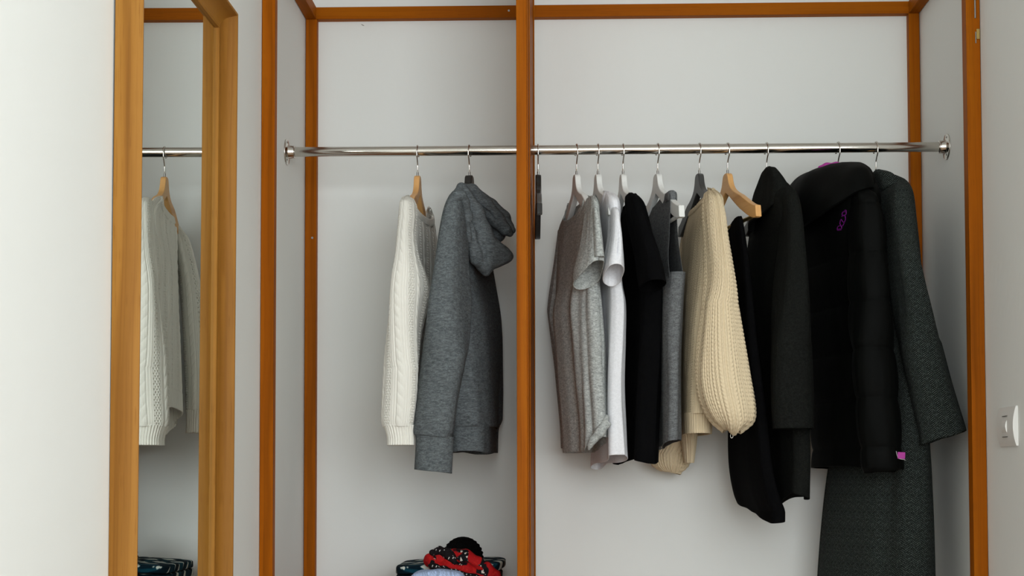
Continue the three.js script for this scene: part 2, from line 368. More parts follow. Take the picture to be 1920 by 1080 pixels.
// a soft solid: tapered capsules joined by a smooth minimum and meshed
function soft(prims, { cell = 0.006, k = 0.01, warp = null }) {
  const box = new THREE.Box3();
  for (const p of prims) { box.expandByPoint(p.a.clone().addScalar(p.ra * 1.3 + 3 * cell)); box.expandByPoint(p.a.clone().addScalar(-p.ra * 1.3 - 3 * cell)); box.expandByPoint(p.b.clone().addScalar(p.rb * 1.3 + 3 * cell)); box.expandByPoint(p.b.clone().addScalar(-p.rb * 1.3 - 3 * cell)); }
  const size = box.getSize(V3()), side = Math.max(size.x, size.y, size.z), res = Math.min(130, Math.ceil(side / cell) + 4), c = box.getCenter(V3());
  const mc = new MarchingCubes(res, new THREE.MeshBasicMaterial(), false, false, 400000);
  mc.isolation = 0;
  const half = res / 2, q = V3(), ab = V3(), aq = V3();
  for (let z = 0; z < res; z++) for (let y = 0; y < res; y++) for (let x = 0; x < res; x++) {
    q.set(c.x + (x - half) / half * side / 2, c.y + (y - half) / half * side / 2, c.z + (z - half) / half * side / 2);
    let d = 1;
    for (const p of prims) {
      ab.subVectors(p.b, p.a); aq.subVectors(q, p.a);
      const t = clamp(aq.dot(ab) / (ab.lengthSq() || 1)), dd = aq.addScaledVector(ab, -t).length() - lerp(p.ra, p.rb, t), kk = p.k ?? k;
      if (p.cut) { const hc = clamp(0.5 - 0.5 * (d + dd) / kk); d = lerp(d, -dd, hc) + kk * hc * (1 - hc); continue; }
      const hh = clamp(0.5 + 0.5 * (d - dd) / kk);
      d = lerp(d, dd, hh) - kk * hh * (1 - hh);
    }
    if (warp) d += warp(q);
    mc.field[x + y * res + z * res * res] = -d;
  }
  mc.update();
  const count = mc.count, pos = new Float32Array(count * 3);
  for (let i = 0; i < count; i++) { pos[3 * i] = c.x + mc.positionArray[3 * i] * side / 2; pos[3 * i + 1] = c.y + mc.positionArray[3 * i + 1] * side / 2; pos[3 * i + 2] = c.z + mc.positionArray[3 * i + 2] * side / 2; }
  let g = new THREE.BufferGeometry(); g.setAttribute('position', new THREE.BufferAttribute(pos, 3));
  g = BGU.mergeVertices(g, 1e-5); g.computeVertexNormals();
  g = g.toNonIndexed();
  const ps = g.attributes.position, uv = new Float32Array(ps.count * 2), A = V3(), B = V3(), Cc = V3();
  for (let i = 0; i < ps.count; i += 3) {                     // cloth grain laid on from the side that each face looks to
    A.fromBufferAttribute(ps, i); B.fromBufferAttribute(ps, i + 1).sub(A); Cc.fromBufferAttribute(ps, i + 2).sub(A); B.cross(Cc);
    const ax = Math.abs(B.x), ay = Math.abs(B.y), az = Math.abs(B.z), top = ay > ax && ay > az, side = ax > az;
    for (let k = i; k < i + 3; k++) { uv[2 * k] = top || !side ? ps.getX(k) : ps.getZ(k) + 0.1; uv[2 * k + 1] = top ? ps.getZ(k) : ps.getY(k); }
  }
  g.setAttribute('uv', new THREE.BufferAttribute(uv, 2));
  return g;
}
const cap = (a, b, ra, rb = ra, k) => ({ a, b, ra, rb, k });
const path = (pts, k) => pts.slice(1).map((p, i) => cap(pts[i][0], p[0], pts[i][1], p[1], k));
const cut = (list) => list.map((p) => ({ ...p, cut: true }));
const pt = (px, py, z, r) => [P(px, py, z), r];

// ---------------------------------------------------------------- hangers
const HOOK = 0.0158;
function hookGeo(turn = 0) {
  const pts = [];
  for (let k = 0; k <= 22; k++) { const a = lerp(-0.55, Math.PI * 1.08, k / 22); pts.push(V3(0, Math.sin(a) * HOOK, -Math.cos(a) * HOOK)); }
  pts.push(V3(0, -0.0145, 0.0133), V3(0, -0.024, 0.006), V3(0, -0.033, 0.0012), V3(0, -0.044, 0), V3(0, -0.068, 0));
  const t = new THREE.TubeGeometry(new THREE.CatmullRomCurve3(pts), 80, 0.0017, 10);
  const ball = new THREE.SphereGeometry(0.0027, 12, 8); ball.translate(0, pts[0].y, pts[0].z);
  return BGU.mergeGeometries([t, ball]);
}
const hookShape = hookGeo();
const ferrule = new THREE.CylinderGeometry(0.0028, 0.0028, 0.012, 12); ferrule.translate(0, -0.058, 0);
function bodyGeo(span, drop, arm, th) {
  const s = new THREE.Shape(), n = -0.063;
  s.moveTo(0, n);
  s.bezierCurveTo(0.012, n, 0.016, n - 0.004, 0.019, n - 0.014);
  s.bezierCurveTo(0.028, n - 0.046, 0.058, n - 0.055, 0.10, n - drop * 0.62);
  s.bezierCurveTo(0.14, n - drop * 0.78, span - 0.03, n - drop * 0.95, span, n - drop);
  s.lineTo(span + 0.004, n - drop - arm * 0.8);
  s.bezierCurveTo(span - 0.02, n - drop - arm * 0.95, 0.15, n - drop * 0.8 - arm * 1.1, 0.10, n - drop * 0.62 - arm);
  s.bezierCurveTo(0.06, n - 0.062 - arm * 0.6, 0.02, n - 0.052, 0, n - 0.045);
  s.bezierCurveTo(-0.02, n - 0.052, -0.06, n - 0.062 - arm * 0.6, -0.10, n - drop * 0.62 - arm);
  s.bezierCurveTo(-0.15, n - drop * 0.8 - arm * 1.1, -span + 0.02, n - drop - arm * 0.95, -span - 0.004, n - drop - arm * 0.8);
  s.lineTo(-span, n - drop);
  s.bezierCurveTo(-span + 0.03, n - drop * 0.95, -0.14, n - drop * 0.78, -0.10, n - drop * 0.62);
  s.bezierCurveTo(-0.058, n - 0.055, -0.028, n - 0.046, -0.019, n - 0.014);
  s.bezierCurveTo(-0.016, n - 0.004, -0.012, n, 0, n);
  let g = new THREE.ExtrudeGeometry(s, { depth: th - 0.005, bevelEnabled: true, bevelSize: 0.0022, bevelThickness: 0.0025, bevelSegments: 3, curveSegments: 14 });
  g.rotateY(-Math.PI / 2); g.translate(th / 2 - 0.0025, 0, 0);
  return metreUV(g, 'z');
}
const hangerBody = bodyGeo(0.188, 0.105, 0.028, 0.0145), wideBody = bodyGeo(0.182, 0.105, 0.03, 0.018), barBody = bodyGeo(0.205, 0.115, 0.03, 0.0145);
const hangerBar = (() => { const g = new THREE.CylinderGeometry(0.0048, 0.0048, 0.4, 16); g.rotateX(Math.PI / 2); g.translate(0, -0.197, 0); return g; })();
function hanger(px, turn, mat, label, group, { bar = false, wide = false, barMat, reach = 1 } = {}) {
  const h = thing('clothes_hanger', label, 'hanger', V3(X(px, 1.9, 0.29), 1.8982, 0.29), group);
  h.rotation.y = turn;
  mesh('hook', hookShape, M.chrome, h);
  mesh('ferrule', ferrule, M.steel, h);
  mesh('hanger_body', bar ? barBody : wide ? wideBody : hangerBody, mat, h).scale.z = reach;
  if (bar) mesh('trouser_bar', hangerBar, barMat ?? mat, h);
  return h;
}

// ---------------------------------------------------------------- what hangs on the rail, from left to right
const G_H = 'hangers on the clothes rail', SL = 'garments on the clothes rail';
hanger(783, -0.04, M.beech, 'natural wooden hanger holding the white cable knit sweater', G_H, { reach: 0.86 });
hanger(880, -0.12, M.blackPaint, 'black hanger inside the grey hooded sweatshirt', G_H, { wide: true, reach: 0.9 });
hanger(1009, 0.03, M.blackPaint, 'empty black hanger turned edge-on beside the middle post', G_H);
hanger(1081, 0.19, M.whitePaint, 'white hanger holding the light grey T-shirt', G_H, { reach: 0.9 });
hanger(1121, 0.16, M.whitePaint, 'white hanger holding the white T-shirt', G_H, { reach: 0.9 });
hanger(1168, 0.13, M.whitePaint, 'white hanger holding the black T-shirt', G_H, { reach: 0.9 });
hanger(1233, 0.21, M.whitePaint, 'white hanger whose tip sticks out of the grey tank top', G_H, { bar: true });
hanger(1311, 0.2, M.charPaint, 'dark grey hanger holding the cream chunky sweater', G_H, { reach: 0.9 });
hanger(1364, 0.24, M.beech, 'natural wooden hanger with black trousers folded over its bar', G_H, { bar: true, barMat: M.brass });
hanger(1437, 0.18, M.blackPaint, 'hanger inside the dark charcoal coat, only its hook in view', G_H, { reach: 0.9 });
hanger(1571, 0.18, M.blackPaint, 'hanger inside the black padded jacket, its hook rising from the magenta lining', G_H, { reach: 0.9 });
hanger(1642, 0.15, M.beech, 'pale wooden hanger inside the long herringbone coat', G_H, { reach: 0.72 });

const phys = (o) => new THREE.MeshPhysicalMaterial({ side: THREE.DoubleSide, specularIntensity: 0.25, ...o });
const cloth = (map, o = {}) => phys({ map, roughness: 0.95, bumpMap: weaveBump, bumpScale: 0.0006, ...o });
const knit = (color, o = {}) => phys({ color, roughness: 0.95, bumpMap: stitchBump, bumpScale: 0.0005, ...o });
// herringbone tweed: columns 9 mm wide of slanting lines that turn at every column
const tweed = tex(512, 512, (u, v) => {
  const col = Math.floor(u * 4), x = u * 4 - col, dir = col & 1 ? 1 : -1, line = ((v * 10 + dir * x * 1.6) % 1 + 1) % 1;
  const n = pn(u * 128, v * 128, 128, 128, 7), m = pn(u * 34, v * 34, 34, 34, 8), k = smooth(0.25, 0.5, Math.abs(line - 0.5) * 1.1) * (0.25 + 1.1 * n) * (0.3 + 1.3 * m);
  return mix3([0.06, 0.07, 0.065], [0.50, 0.54, 0.52], clamp(k * 0.7 + (n - 0.5) * 0.3));
}, 0.032, 0.042);
const C = {
  whiteKnit: knit(0xefece2), creamKnit: knit(0xdcc9a8),
  hoodie: cloth(clothTex(0x5d6264, 0.34, 51, 2)), greyTee: cloth(clothTex(0xabaeab, 0.28, 61, 1.5)), whiteTee: cloth(clothTex(0xececef, 0.05, 71)), blackTee: cloth(clothTex(0x0b0b0c, 0.3, 75), { specularIntensity: 0.08 }),
  tank: cloth(clothTex(0x67696a, 0.3, 81, 1.5)), trousers: cloth(clothTex(0x0a0a0b, 0.3, 85), { specularIntensity: 0.08 }), charcoal: cloth(clothTex(0x181917, 0.5, 87, 0.7), { specularIntensity: 0.1 }),
  puffer: phys({ color: 0x080908, roughness: 0.65, specularIntensity: 0.12, bumpMap: wallBump, bumpScale: 0.0005 }), magenta: phys({ color: 0xad4396, roughness: 0.8 }), thread: phys({ color: 0x6a1570, roughness: 0.8 }), piping: phys({ color: 0xa8a2a4, roughness: 0.7 }),
  tweed: phys({ map: tweed, roughness: 0.95, bumpMap: weaveBump, bumpScale: 0.001 }),
};
// cable knitting: a column plan that repeats every 62 mm around the piece: cable, ribs, pointelle holes, ribs
function cable(s, y) {
  const P0 = 0.062, u = ((s % P0) + P0) % P0;
  let d = 0;
  const stitch = (x) => 0.0002 * Math.cos(x * Math.PI * 2 / 0.0046);
  if (u < 0.017) { const c = (u - 0.0085) / 0.0085, L = 0.026, dome = Math.sqrt(Math.max(0, 1 - c * c)); const tw = Math.abs(Math.sin(Math.PI * (y / L + c * 0.42))); d += 0.0036 * dome * (0.45 + 0.55 * Math.pow(tw, 0.6)); }
  else if (u > 0.030 && u < 0.050) {
    const c = u - 0.040, row = Math.round(y / 0.0062), yy = y / 0.0062 - row, off = (row & 1) ? 0.0034 : 0;
    const k = Math.round((c - off) / 0.0068), xx = (c - off - k * 0.0068) / 0.0016, r = Math.hypot(xx, yy / 0.27);
    if (Math.abs(k * 0.0068 + off) < 0.0085) d -= 0.0055 * (1 - smooth(0.5, 1.1, r));
    d += 0.001;
  } else { const e = Math.min(Math.abs(u - 0.0205), Math.abs(u - 0.0265), Math.abs(u - 0.0535), Math.abs(u - 0.0585)); d += 0.0011 * Math.cos(clamp(e / 0.003) * Math.PI / 2); }
  return d + stitch(s);
}
const ribKnit = (p, a) => (s, y, th, t, total) => { const n = Math.round(total / p); return a * Math.pow(Math.abs(Math.cos(Math.PI * n * s / total)), 0.7); };
// chunky stitches: columns of V, p wide and q tall
const chunky = (p, q, a) => (s, y, th, t, total) => {
  const n = Math.max(4, Math.round(total / p)), x = ((s / total * n) % 1 + 1) % 1, d = Math.abs(x - 0.5) * 2, leg = ((y / q + d) % 1 + 1) % 1;
  const wales = 1 - Math.pow(Math.abs(d - 0.5) * 2, 2);
  return a * (wales * (0.35 + 0.65 * Math.pow(Math.sin(Math.PI * leg), 0.8)) - 0.35 * (d < 0.16 ? 1 - d / 0.16 : 0));
};

{ // white cable knit sweater
  const g = thing('sweater', 'white cable knit sweater hanging leftmost on the rail', 'sweater', V3(0, 0, 0), SL);
  const rows = [[380, 763, 806, .35, .085, .29], [392, 756, 811, .35, .14, .29], [412, 752, 815, .35, .19, .29], [440, 750, 817, .38, .195, .29], [490, 750, 819, .4, .165, .27], [560, 752, 818, .45, .155, .265], [680, 752, 812, .5, .15, .26], [790, 752, 806, .5, .15, .26]];
  const dip = (th) => { const s = Math.sin(th); return s > 0 ? 35 * Math.pow(s, 1.7) : 28 * Math.pow(-s, 1.7); };
  const body = tube({ rows, s: -1, pow: 0.8, nu: 560, nv: 340, thick: 0.004, top: dip, bot: (th) => 26 * Math.sin(th), fold: folds([[.005, 3, 1, 1], [.004, 5, 2.2, -1]]), fine: (s, y, th, t, total) => (t < .9 ? cable(s, y) : ribKnit(.0062, .0022)(s, y, th, t, total)), lip: .12 });
  mesh('body', body, C.whiteKnit, g);
  mesh('neckband', band(body, { up: 0.015, thick: 0.007, ribs: 0.0056, depth: 0.0006 }), C.whiteKnit, g);
  const near = [[373, 755, 776, .8, .03, .46], [384, 751, 780, .85, .048, .465], [410, 748, 780, .9, .052, .465], [440, 745, 778, .9, .055, .468], [480, 740, 784, .9, .055, .47], [515, 734, 796, .85, .055, .47], [545, 732, 802, .8, .055, .47], [570, 730, 797, .85, .055, .47], [620, 726, 788, .95, .052, .47], [690, 721, 786, 1, .048, .47], [750, 719, 784, 1, .045, .47], [788, 718, 780, 1, .042, .47], [800, 721, 776, 1, .039, .47]];
  mesh('sleeve', tube({ rows: near, s: -1, nu: 260, nv: 520, pow: .85, thick: .004, fine: cable, fold: folds([[.003, 2, .5, 2], [.003, 3, 2, -2]]), openTop: false, lip: .05 }), C.whiteKnit, g, 'sleeve nearest the camera');
  const cuff = [[797, 720, 777, 1, .039, .47], [806, 724, 775, 1, .036, .47], [822, 728, 775, 1, .035, .47], [835, 728, 775, 1, .036, .47]];
  mesh('cuff', tube({ rows: cuff, s: -1, nu: 320, nv: 40, thick: .004, noise: [.001, 7, 3], fine: ribKnit(.0062, .003) }), C.whiteKnit, g);
  const far = [[424, 792, 812, .7, .03, .13], [450, 778, 816, .8, .04, .115], [520, 762, 808, .8, .045, .1], [600, 750, 800, .9, .045, .09], [700, 744, 794, .9, .045, .085], [770, 746, 792, .9, .04, .085]];
  mesh('sleeve', tube({ rows: far, s: -1, nu: 220, nv: 300, pow: .85, thick: .004, fine: cable, openTop: false, lip: .05 }), C.whiteKnit, g);
  mesh('cuff', tube({ rows: [[768, 747, 791, .9, .04, .085], [785, 752, 789, .9, .034, .085], [812, 752, 790, .9, .034, .085]], s: -1, nu: 240, nv: 30, thick: .004, fine: ribKnit(.0062, .003) }), C.whiteKnit, g);
}
{ // grey hooded sweatshirt
  const g = thing('hooded_sweatshirt', 'grey marl hooded sweatshirt beside the middle post, hood falling to the right', 'hoodie', V3(0, 0, 0), SL);
  const body = [[374, 858, 898, .5, .09, .29], [400, 850, 906, .5, .15, .29], [440, 840, 912, .62, .175, .28], [520, 836, 916, .74, .16, .26], [600, 838, 936, .82, .155, .255], [700, 840, 937, .88, .155, .255], [770, 842, 937, .93, .155, .255], [802, 845, 937, .95, .15, .255]];
  mesh('body', tube({ rows: body, s: -1, pow: .6, nu: 140, nv: 110, thick: .003, far: .8, fold: folds([[.003, 3, 1, 1.5], [.002, 5, 2, -1]]) }), C.hoodie, g);
  mesh('waistband', tube({ rows: [[799, 846, 934, .95, .148, .255], [806, 847, 932, .95, .146, .255], [849, 848, 932, .95, .146, .255]], s: -1, pow: .6, nu: 300, nv: 24, thick: .003, far: .8, bot: (th) => -2 * Math.cos(th * 3), fine: ribKnit(.004, .0006) }), C.hoodie, g);
  const near = [[364, 849, 868, .8, .03, .45], [372, 843, 873, .85, .045, .46], [395, 833, 875, .9, .055, .465], [440, 823, 875, .9, .058, .47], [480, 816, 876, .9, .058, .475], [560, 803, 880, .9, .058, .475], [620, 796, 880, .95, .058, .475], [670, 790, 877, 1, .056, .475], [740, 782, 864, 1, .052, .475], [790, 777, 857, 1, .05, .475], [812, 776, 853, 1, .048, .475], [819, 779, 850, 1, .046, .475]];
  mesh('sleeve', tube({ rows: near, s: -1, nu: 110, nv: 140, pow: .8, thick: .003, openTop: false, bot: (th) => 4 * Math.sin(th), fold: folds([[.003, 2, .5, 2], [.003, 3, 2, -2]]) }), C.hoodie, g, 'sleeve nearest the camera');
  mesh('cuff', tube({ rows: [[816, 779, 851, 1, .045, .475], [824, 780, 850, 1, .043, .475], [850, 779, 849, 1, .042, .475], [884, 777, 847, 1, .042, .475]], s: -1, nu: 240, nv: 30, thick: .003, noise: [.001, 7, 3], top: (th) => 4 * Math.sin(th), bot: (th) => 4 * Math.sin(th), fine: ribKnit(.004, .0006) }), C.hoodie, g);
  const far = [[420, 898, 912, .8, .04, .13], [500, 894, 922, .8, .045, .11], [600, 905, 938, .85, .045, .1], [700, 910, 942, .85, .042, .1], [785, 912, 942, .85, .04, .1], [796, 912, 938, .85, .036, .1]];
  mesh('sleeve', tube({ rows: far, s: -1, nu: 80, nv: 90, thick: .003, openTop: false }), C.hoodie, g);
  mesh('cuff', tube({ rows: [[793, 911, 938, .85, .036, .1], [806, 910, 934, .85, .034, .1], [849, 906, 932, .85, .034, .1]], s: -1, nu: 200, nv: 24, thick: .003, fine: ribKnit(.004, .0006) }), C.hoodie, g);
  const hood = [
    ...path([pt(874, 362, .42, .012), pt(890, 398, .40, .021), pt(900, 438, .39, .028), pt(907, 470, .38, .030), pt(910, 494, .375, .022), pt(912, 510, .37, .010)], .016),
    ...path([pt(906, 464, .38, .029), pt(930, 474, .36, .023), pt(947, 479, .35, .014), pt(955, 481, .345, .007)], .02),
    ...path([pt(912, 490, .375, .018), pt(930, 488, .36, .013), pt(946, 486, .35, .008)], .016),
    ...path([pt(850, 384, .455, .009), pt(854, 366, .45, .010), pt(865, 352, .42, .0115), pt(884, 358, .38, .016), pt(908, 384, .34, .021), pt(932, 412, .31, .020), pt(948, 430, .298, .015), pt(956, 437, .29, .010)], .006),
    ...path([pt(898, 364, .22, .01), pt(920, 386, .22, .018), pt(942, 410, .23, .02), pt(953, 426, .245, .014), pt(960, 432, .262, .010)], .006),
    ...path([pt(914, 412, .25, .022), pt(932, 438, .25, .023)], .004),
    ...path([pt(842, 394, .500, .006), pt(846, 378, .506, .007), pt(855, 366, .505, .008), pt(866, 366, .497, .008), pt(872, 380, .48, .008), pt(876, 404, .458, .010), pt(882, 440, .432, .013), pt(892, 486, .40, .014)], .014),
    ...cut(path([pt(878, 384, .455, .0035), pt(884, 420, .449, .0045), pt(892, 470, .43, .004)], .008)),
    ...cut(path([pt(893, 372, .372, .0025), pt(916, 398, .345, .003), pt(944, 432, .318, .003)], .006)),
    ...cut(path([pt(896, 432, .44, .004), pt(906, 462, .418, .004), pt(911, 500, .40, .003)], .010)),
  ];
  mesh('hood', soft(hood, { cell: .0024, k: .010, warp: (q) => .0022 * N3(q.x * 18, q.y * 18 + 3, q.z * 18) }), C.hoodie, g, 'thick folded hood');
}
{ // light grey T-shirt
  const g = thing('t_shirt', 'light grey marl T-shirt with a folded up hem corner, in front of the white T-shirt', 'T-shirt', V3(0, 0, 0), SL);
  const body = [[379, 1062, 1106, .4, .085, .29], [388, 1056, 1113, .4, .13, .29], [405, 1047, 1119, .42, .188, .29], [430, 1045, 1120, .45, .18, .28], [480, 1041, 1118, .5, .155, .26], [540, 1035, 1120, .62, .145, .255], [580, 1029, 1124, .68, .145, .255], [640, 1036, 1130, .73, .145, .255], [720, 1044, 1133, .74, .145, .255], [800, 1051, 1138, .73, .145, .255], [848, 1053, 1138, .73, .145, .255]];
  const b = tube({ rows: body, s: 1, pow: .66, nu: 180, nv: 150, thick: .0018, far: .5, top: (th) => (Math.sin(th) < 0 ? 38 * Math.pow(-Math.sin(th), 3) : 8) - 5 * smooth(0, 1, -Math.cos(th)), bot: (th) => -26 * smooth(.3, 1, Math.cos(th) + .45 * Math.sin(th)), fold: folds([[.006, 4, 1, 1.2], [.006, 7, 2, -1], [.0035, 11, .4, 1]], .1, .5), noise: [.004, 7, 3] });
  mesh('body', b, C.greyTee, g);
  mesh('neckband', band(b, { up: .012, thick: .0028, from: -.004 }), C.greyTee, g);
  const sl = [[372, 1101, 1115, .7, .03, .45], [382, 1099, 1120, .75, .05, .46], [420, 1094, 1125, .8, .06, .47], [460, 1089, 1130, .85, .062, .475], [490, 1083, 1133, .9, .065, .475], [508, 1079, 1134, .92, .065, .475], [516, 1079, 1133, .92, .065, .475]];
  mesh('sleeve', tube({ rows: sl, s: 1, nu: 120, nv: 80, pow: .85, thick: .002, openTop: false, lip: .6, bot: (th) => -20 * Math.cos(th) - 8 * Math.sin(th), fold: (th, t) => .004 * Math.sin(3 * th + 1) * t + -.012 * Math.exp(-Math.pow((th - .35) / .22, 2)) * smooth(.1, .5, t) }), C.greyTee, g, 'open short sleeve nearest the camera');
  mesh('sleeve_fold', tube({ rows: [[392, 1110, 1118, .8, .016, .515], [405, 1110, 1122, .85, .02, .52], [440, 1111, 1127, .9, .024, .528], [483, 1112, 1133, .95, .026, .53]], s: 1, nu: 60, nv: 40, thick: .002, openTop: false, lip: .5, noise: [.001, 7, 3] }), C.greyTee, g);
  const fs = [[430, 1046, 1060, .6, .03, .11], [500, 1038, 1064, .7, .045, .1], [575, 1028, 1066, .8, .05, .09], [592, 1029, 1066, .8, .05, .09], [640, 1035, 1070, .8, .05, .09], [700, 1042, 1074, .8, .05, .09], [800, 1051, 1080, .8, .05, .09], [840, 1053, 1082, .8, .05, .09]];
  mesh('back_panel', tube({ rows: fs, s: 1, nu: 70, nv: 90, thick: .002, openTop: false, lip: .6 }), C.greyTee, g);
  // the corner of the hem, turned up
  const fl = soft([...path([pt(1104, 842, .40, .003), pt(1112, 824, .41, .006), pt(1128, 806, .415, .007), pt(1143, 796, .41, .004)], .01), ...path([pt(1106, 834, .405, .004), pt(1124, 812, .415, .008), pt(1138, 782, .41, .006)], .012)], { cell: .0025, k: .008 });
  mesh('hem_fold', fl, C.greyTee, g);
}
{ // white T-shirt
  const g = thing('t_shirt', 'white T-shirt hanging between the light grey and the black T-shirt', 'T-shirt', V3(0, 0, 0), SL);
  const body = [[367, 1112, 1136, .6, .06, .29], [377, 1108, 1149, .6, .115, .29], [393, 1105, 1157, .6, .175, .29], [412, 1104, 1161, .6, .188, .29], [440, 1105, 1160, .55, .175, .28], [490, 1108, 1160, .6, .155, .26], [545, 1108, 1165, .62, .145, .255], [578, 1107, 1170, .64, .145, .255], [640, 1107, 1169, .64, .145, .255], [720, 1107, 1166, .64, .145, .255], [800, 1107, 1169, .66, .145, .255], [868, 1107, 1173, .66, .145, .255]];
  const b = tube({ rows: body, s: 1, pow: .66, nu: 180, nv: 140, thick: .0018, far: .5, top: (th) => (Math.sin(th) < 0 ? 32 * Math.pow(-Math.sin(th), 1.6) : 6), bot: (th) => -14 * smooth(0, 1, Math.cos(th)) + 12 * smooth(0.2, 1, -Math.cos(th)), fold: folds([[.005, 4, 2.4, 1.4], [.0025, 7, .5, -1]], .15, .7), noise: [.003, 7, 3], seed: 3 });
  mesh('body', b, C.whiteTee, g);
  mesh('neckband', band(b, { up: .014, thick: .0028, from: -.004 }), C.whiteTee, g);
  const sl = [[390, 1141, 1153, .7, .025, .445], [400, 1140, 1160, .75, .048, .455], [425, 1140, 1163, .8, .055, .47], [450, 1138, 1166, .85, .055, .475], [490, 1132, 1169, .95, .058, .475], [508, 1131, 1170, .97, .058, .475], [516, 1131, 1169, .97, .058, .475]];
  mesh('sleeve', tube({ rows: sl, s: 1, nu: 110, nv: 80, pow: .9, thick: .002, openTop: false, lip: .6, bot: (th) => -15 * Math.cos(th), fold: (th, t) => -.010 * Math.exp(-Math.pow((th - .1) / .16, 2)) * smooth(.2, .5, t) * (1 - smooth(.75, .95, t)) }), C.whiteTee, g, 'open short sleeve nearest the camera');
}
{ // black T-shirt
  const g = thing('t_shirt', 'black T-shirt hanging between the white T-shirt and the grey tank top', 'T-shirt', V3(0, 0, 0), SL);
  const body = [[375, 1163, 1188, .5, .085, .29], [387, 1157, 1197, .5, .14, .29], [408, 1152, 1208, .55, .188, .29], [460, 1150, 1222, .58, .18, .28], [520, 1150, 1236, .6, .155, .26], [560, 1152, 1240, .62, .15, .255], [660, 1152, 1238, .64, .15, .255], [780, 1152, 1231, .66, .15, .255], [866, 1149, 1228, .66, .15, .255]];
  const b = tube({ rows: body, s: 1, pow: .66, nu: 140, nv: 110, thick: .0018, far: .5, top: (th) => (Math.sin(th) < 0 ? 30 * Math.pow(-Math.sin(th), 1.3) : 6), bot: (th) => 5 * Math.sin(2 * th + 1), fold: folds([[.005, 4, 2.4, 1.4], [.003, 7, .5, -1]], .15, .7), seed: 4 });
  mesh('body', b, C.blackTee, g);
  mesh('neckband', band(b, { up: .013, thick: .0028, from: -.004 }), C.blackTee, g);
  const sl = [[367, 1172, 1186, .7, .035, .45], [378, 1172, 1194, .75, .052, .46], [420, 1178, 1213, .8, .058, .465], [470, 1190, 1232, .85, .058, .47], [510, 1196, 1243, .9, .06, .47], [536, 1200, 1248, .92, .06, .47]];
  mesh('sleeve', tube({ rows: sl, s: 1, nu: 90, nv: 60, thick: .002, openTop: false, lip: .6, bot: (th) => -6 * Math.cos(th) }), C.blackTee, g);
}
{ // grey tank top: a tube below the armholes, a front and a back panel above, joined by the shoulder strap
  const g = thing('tank_top', 'dark grey sleeveless tank top on a white hanger', 'tank top', V3(0, 0, 0), SL);
  const body = [[522, 1216, 1283, .72, .165, .28], [560, 1220, 1281, .8, .165, .28], [640, 1224, 1278, .86, .16, .28], [740, 1228, 1276, .88, .158, .28], [834, 1228, 1275, .88, .155, .28]];
  mesh('body', tube({ rows: body, s: 1, pow: .7, nu: 150, nv: 120, thick: .002, far: .5, top: (th) => -16 * smooth(.2, 1, -Math.cos(th - .5)) + 4 * Math.cos(th), bot: (th) => 6 * -Math.cos(th) - 5 * Math.sin(th), fold: folds([[.003, 4, 1, 1.2], [.002, 6, 2, -1]], .2, .7), seed: 5, lip: .3 }), C.tank, g);
  const neck = curve([[-1, 362], [-.7, 372], [-.45, 381], [-.1, 386], [.25, 381], [.5, 378], [.8, 380], [1, 386]], 1);
  const panel = (rows, base) => tube({ rows, s: 1, pow: .9, nu: 90, nv: 90, thick: .0012, top: (th) => base(Math.cos(th)) - rows[0][0], noise: [.001, 7, 3], seed: 6, lip: .05 });
  mesh('front_panel', panel([[360, 1208, 1257, .06, .16, .27], [400, 1199, 1257, .06, .16, .27], [430, 1194, 1256, .06, .16, .27], [460, 1196, 1255, .07, .16, .272], [500, 1202, 1253, .09, .16, .275], [535, 1212, 1256, .12, .16, .28]], neck), C.tank, g);
  const nb = curve([[-1, 364], [-.4, 374], [.1, 380], [.5, 382], [.8, 385], [1, 392]], 1);
  mesh('back_panel', panel([[366, 1226, 1269, .07, .15, .275], [420, 1226, 1269, .07, .15, .275], [470, 1230, 1272, .07, .15, .28], [505, 1234, 1277, .1, .15, .28], [535, 1236, 1282, .12, .15, .285]], nb), C.tank, g);
  mesh('shoulder_strap', tube({ rows: [[361, 1250, 1264, .9, .030, .388], [364, 1247, 1268, .95, .036, .388], [370, 1246, 1269, .95, .038, .388], [380, 1247, 1269, .95, .038, .388]], s: 1, pow: .75, nu: 60, nv: 20, thick: .0015, openTop: false, rise: .002, noise: [0, 1, 1], lip: .6 }), C.tank, g);
}
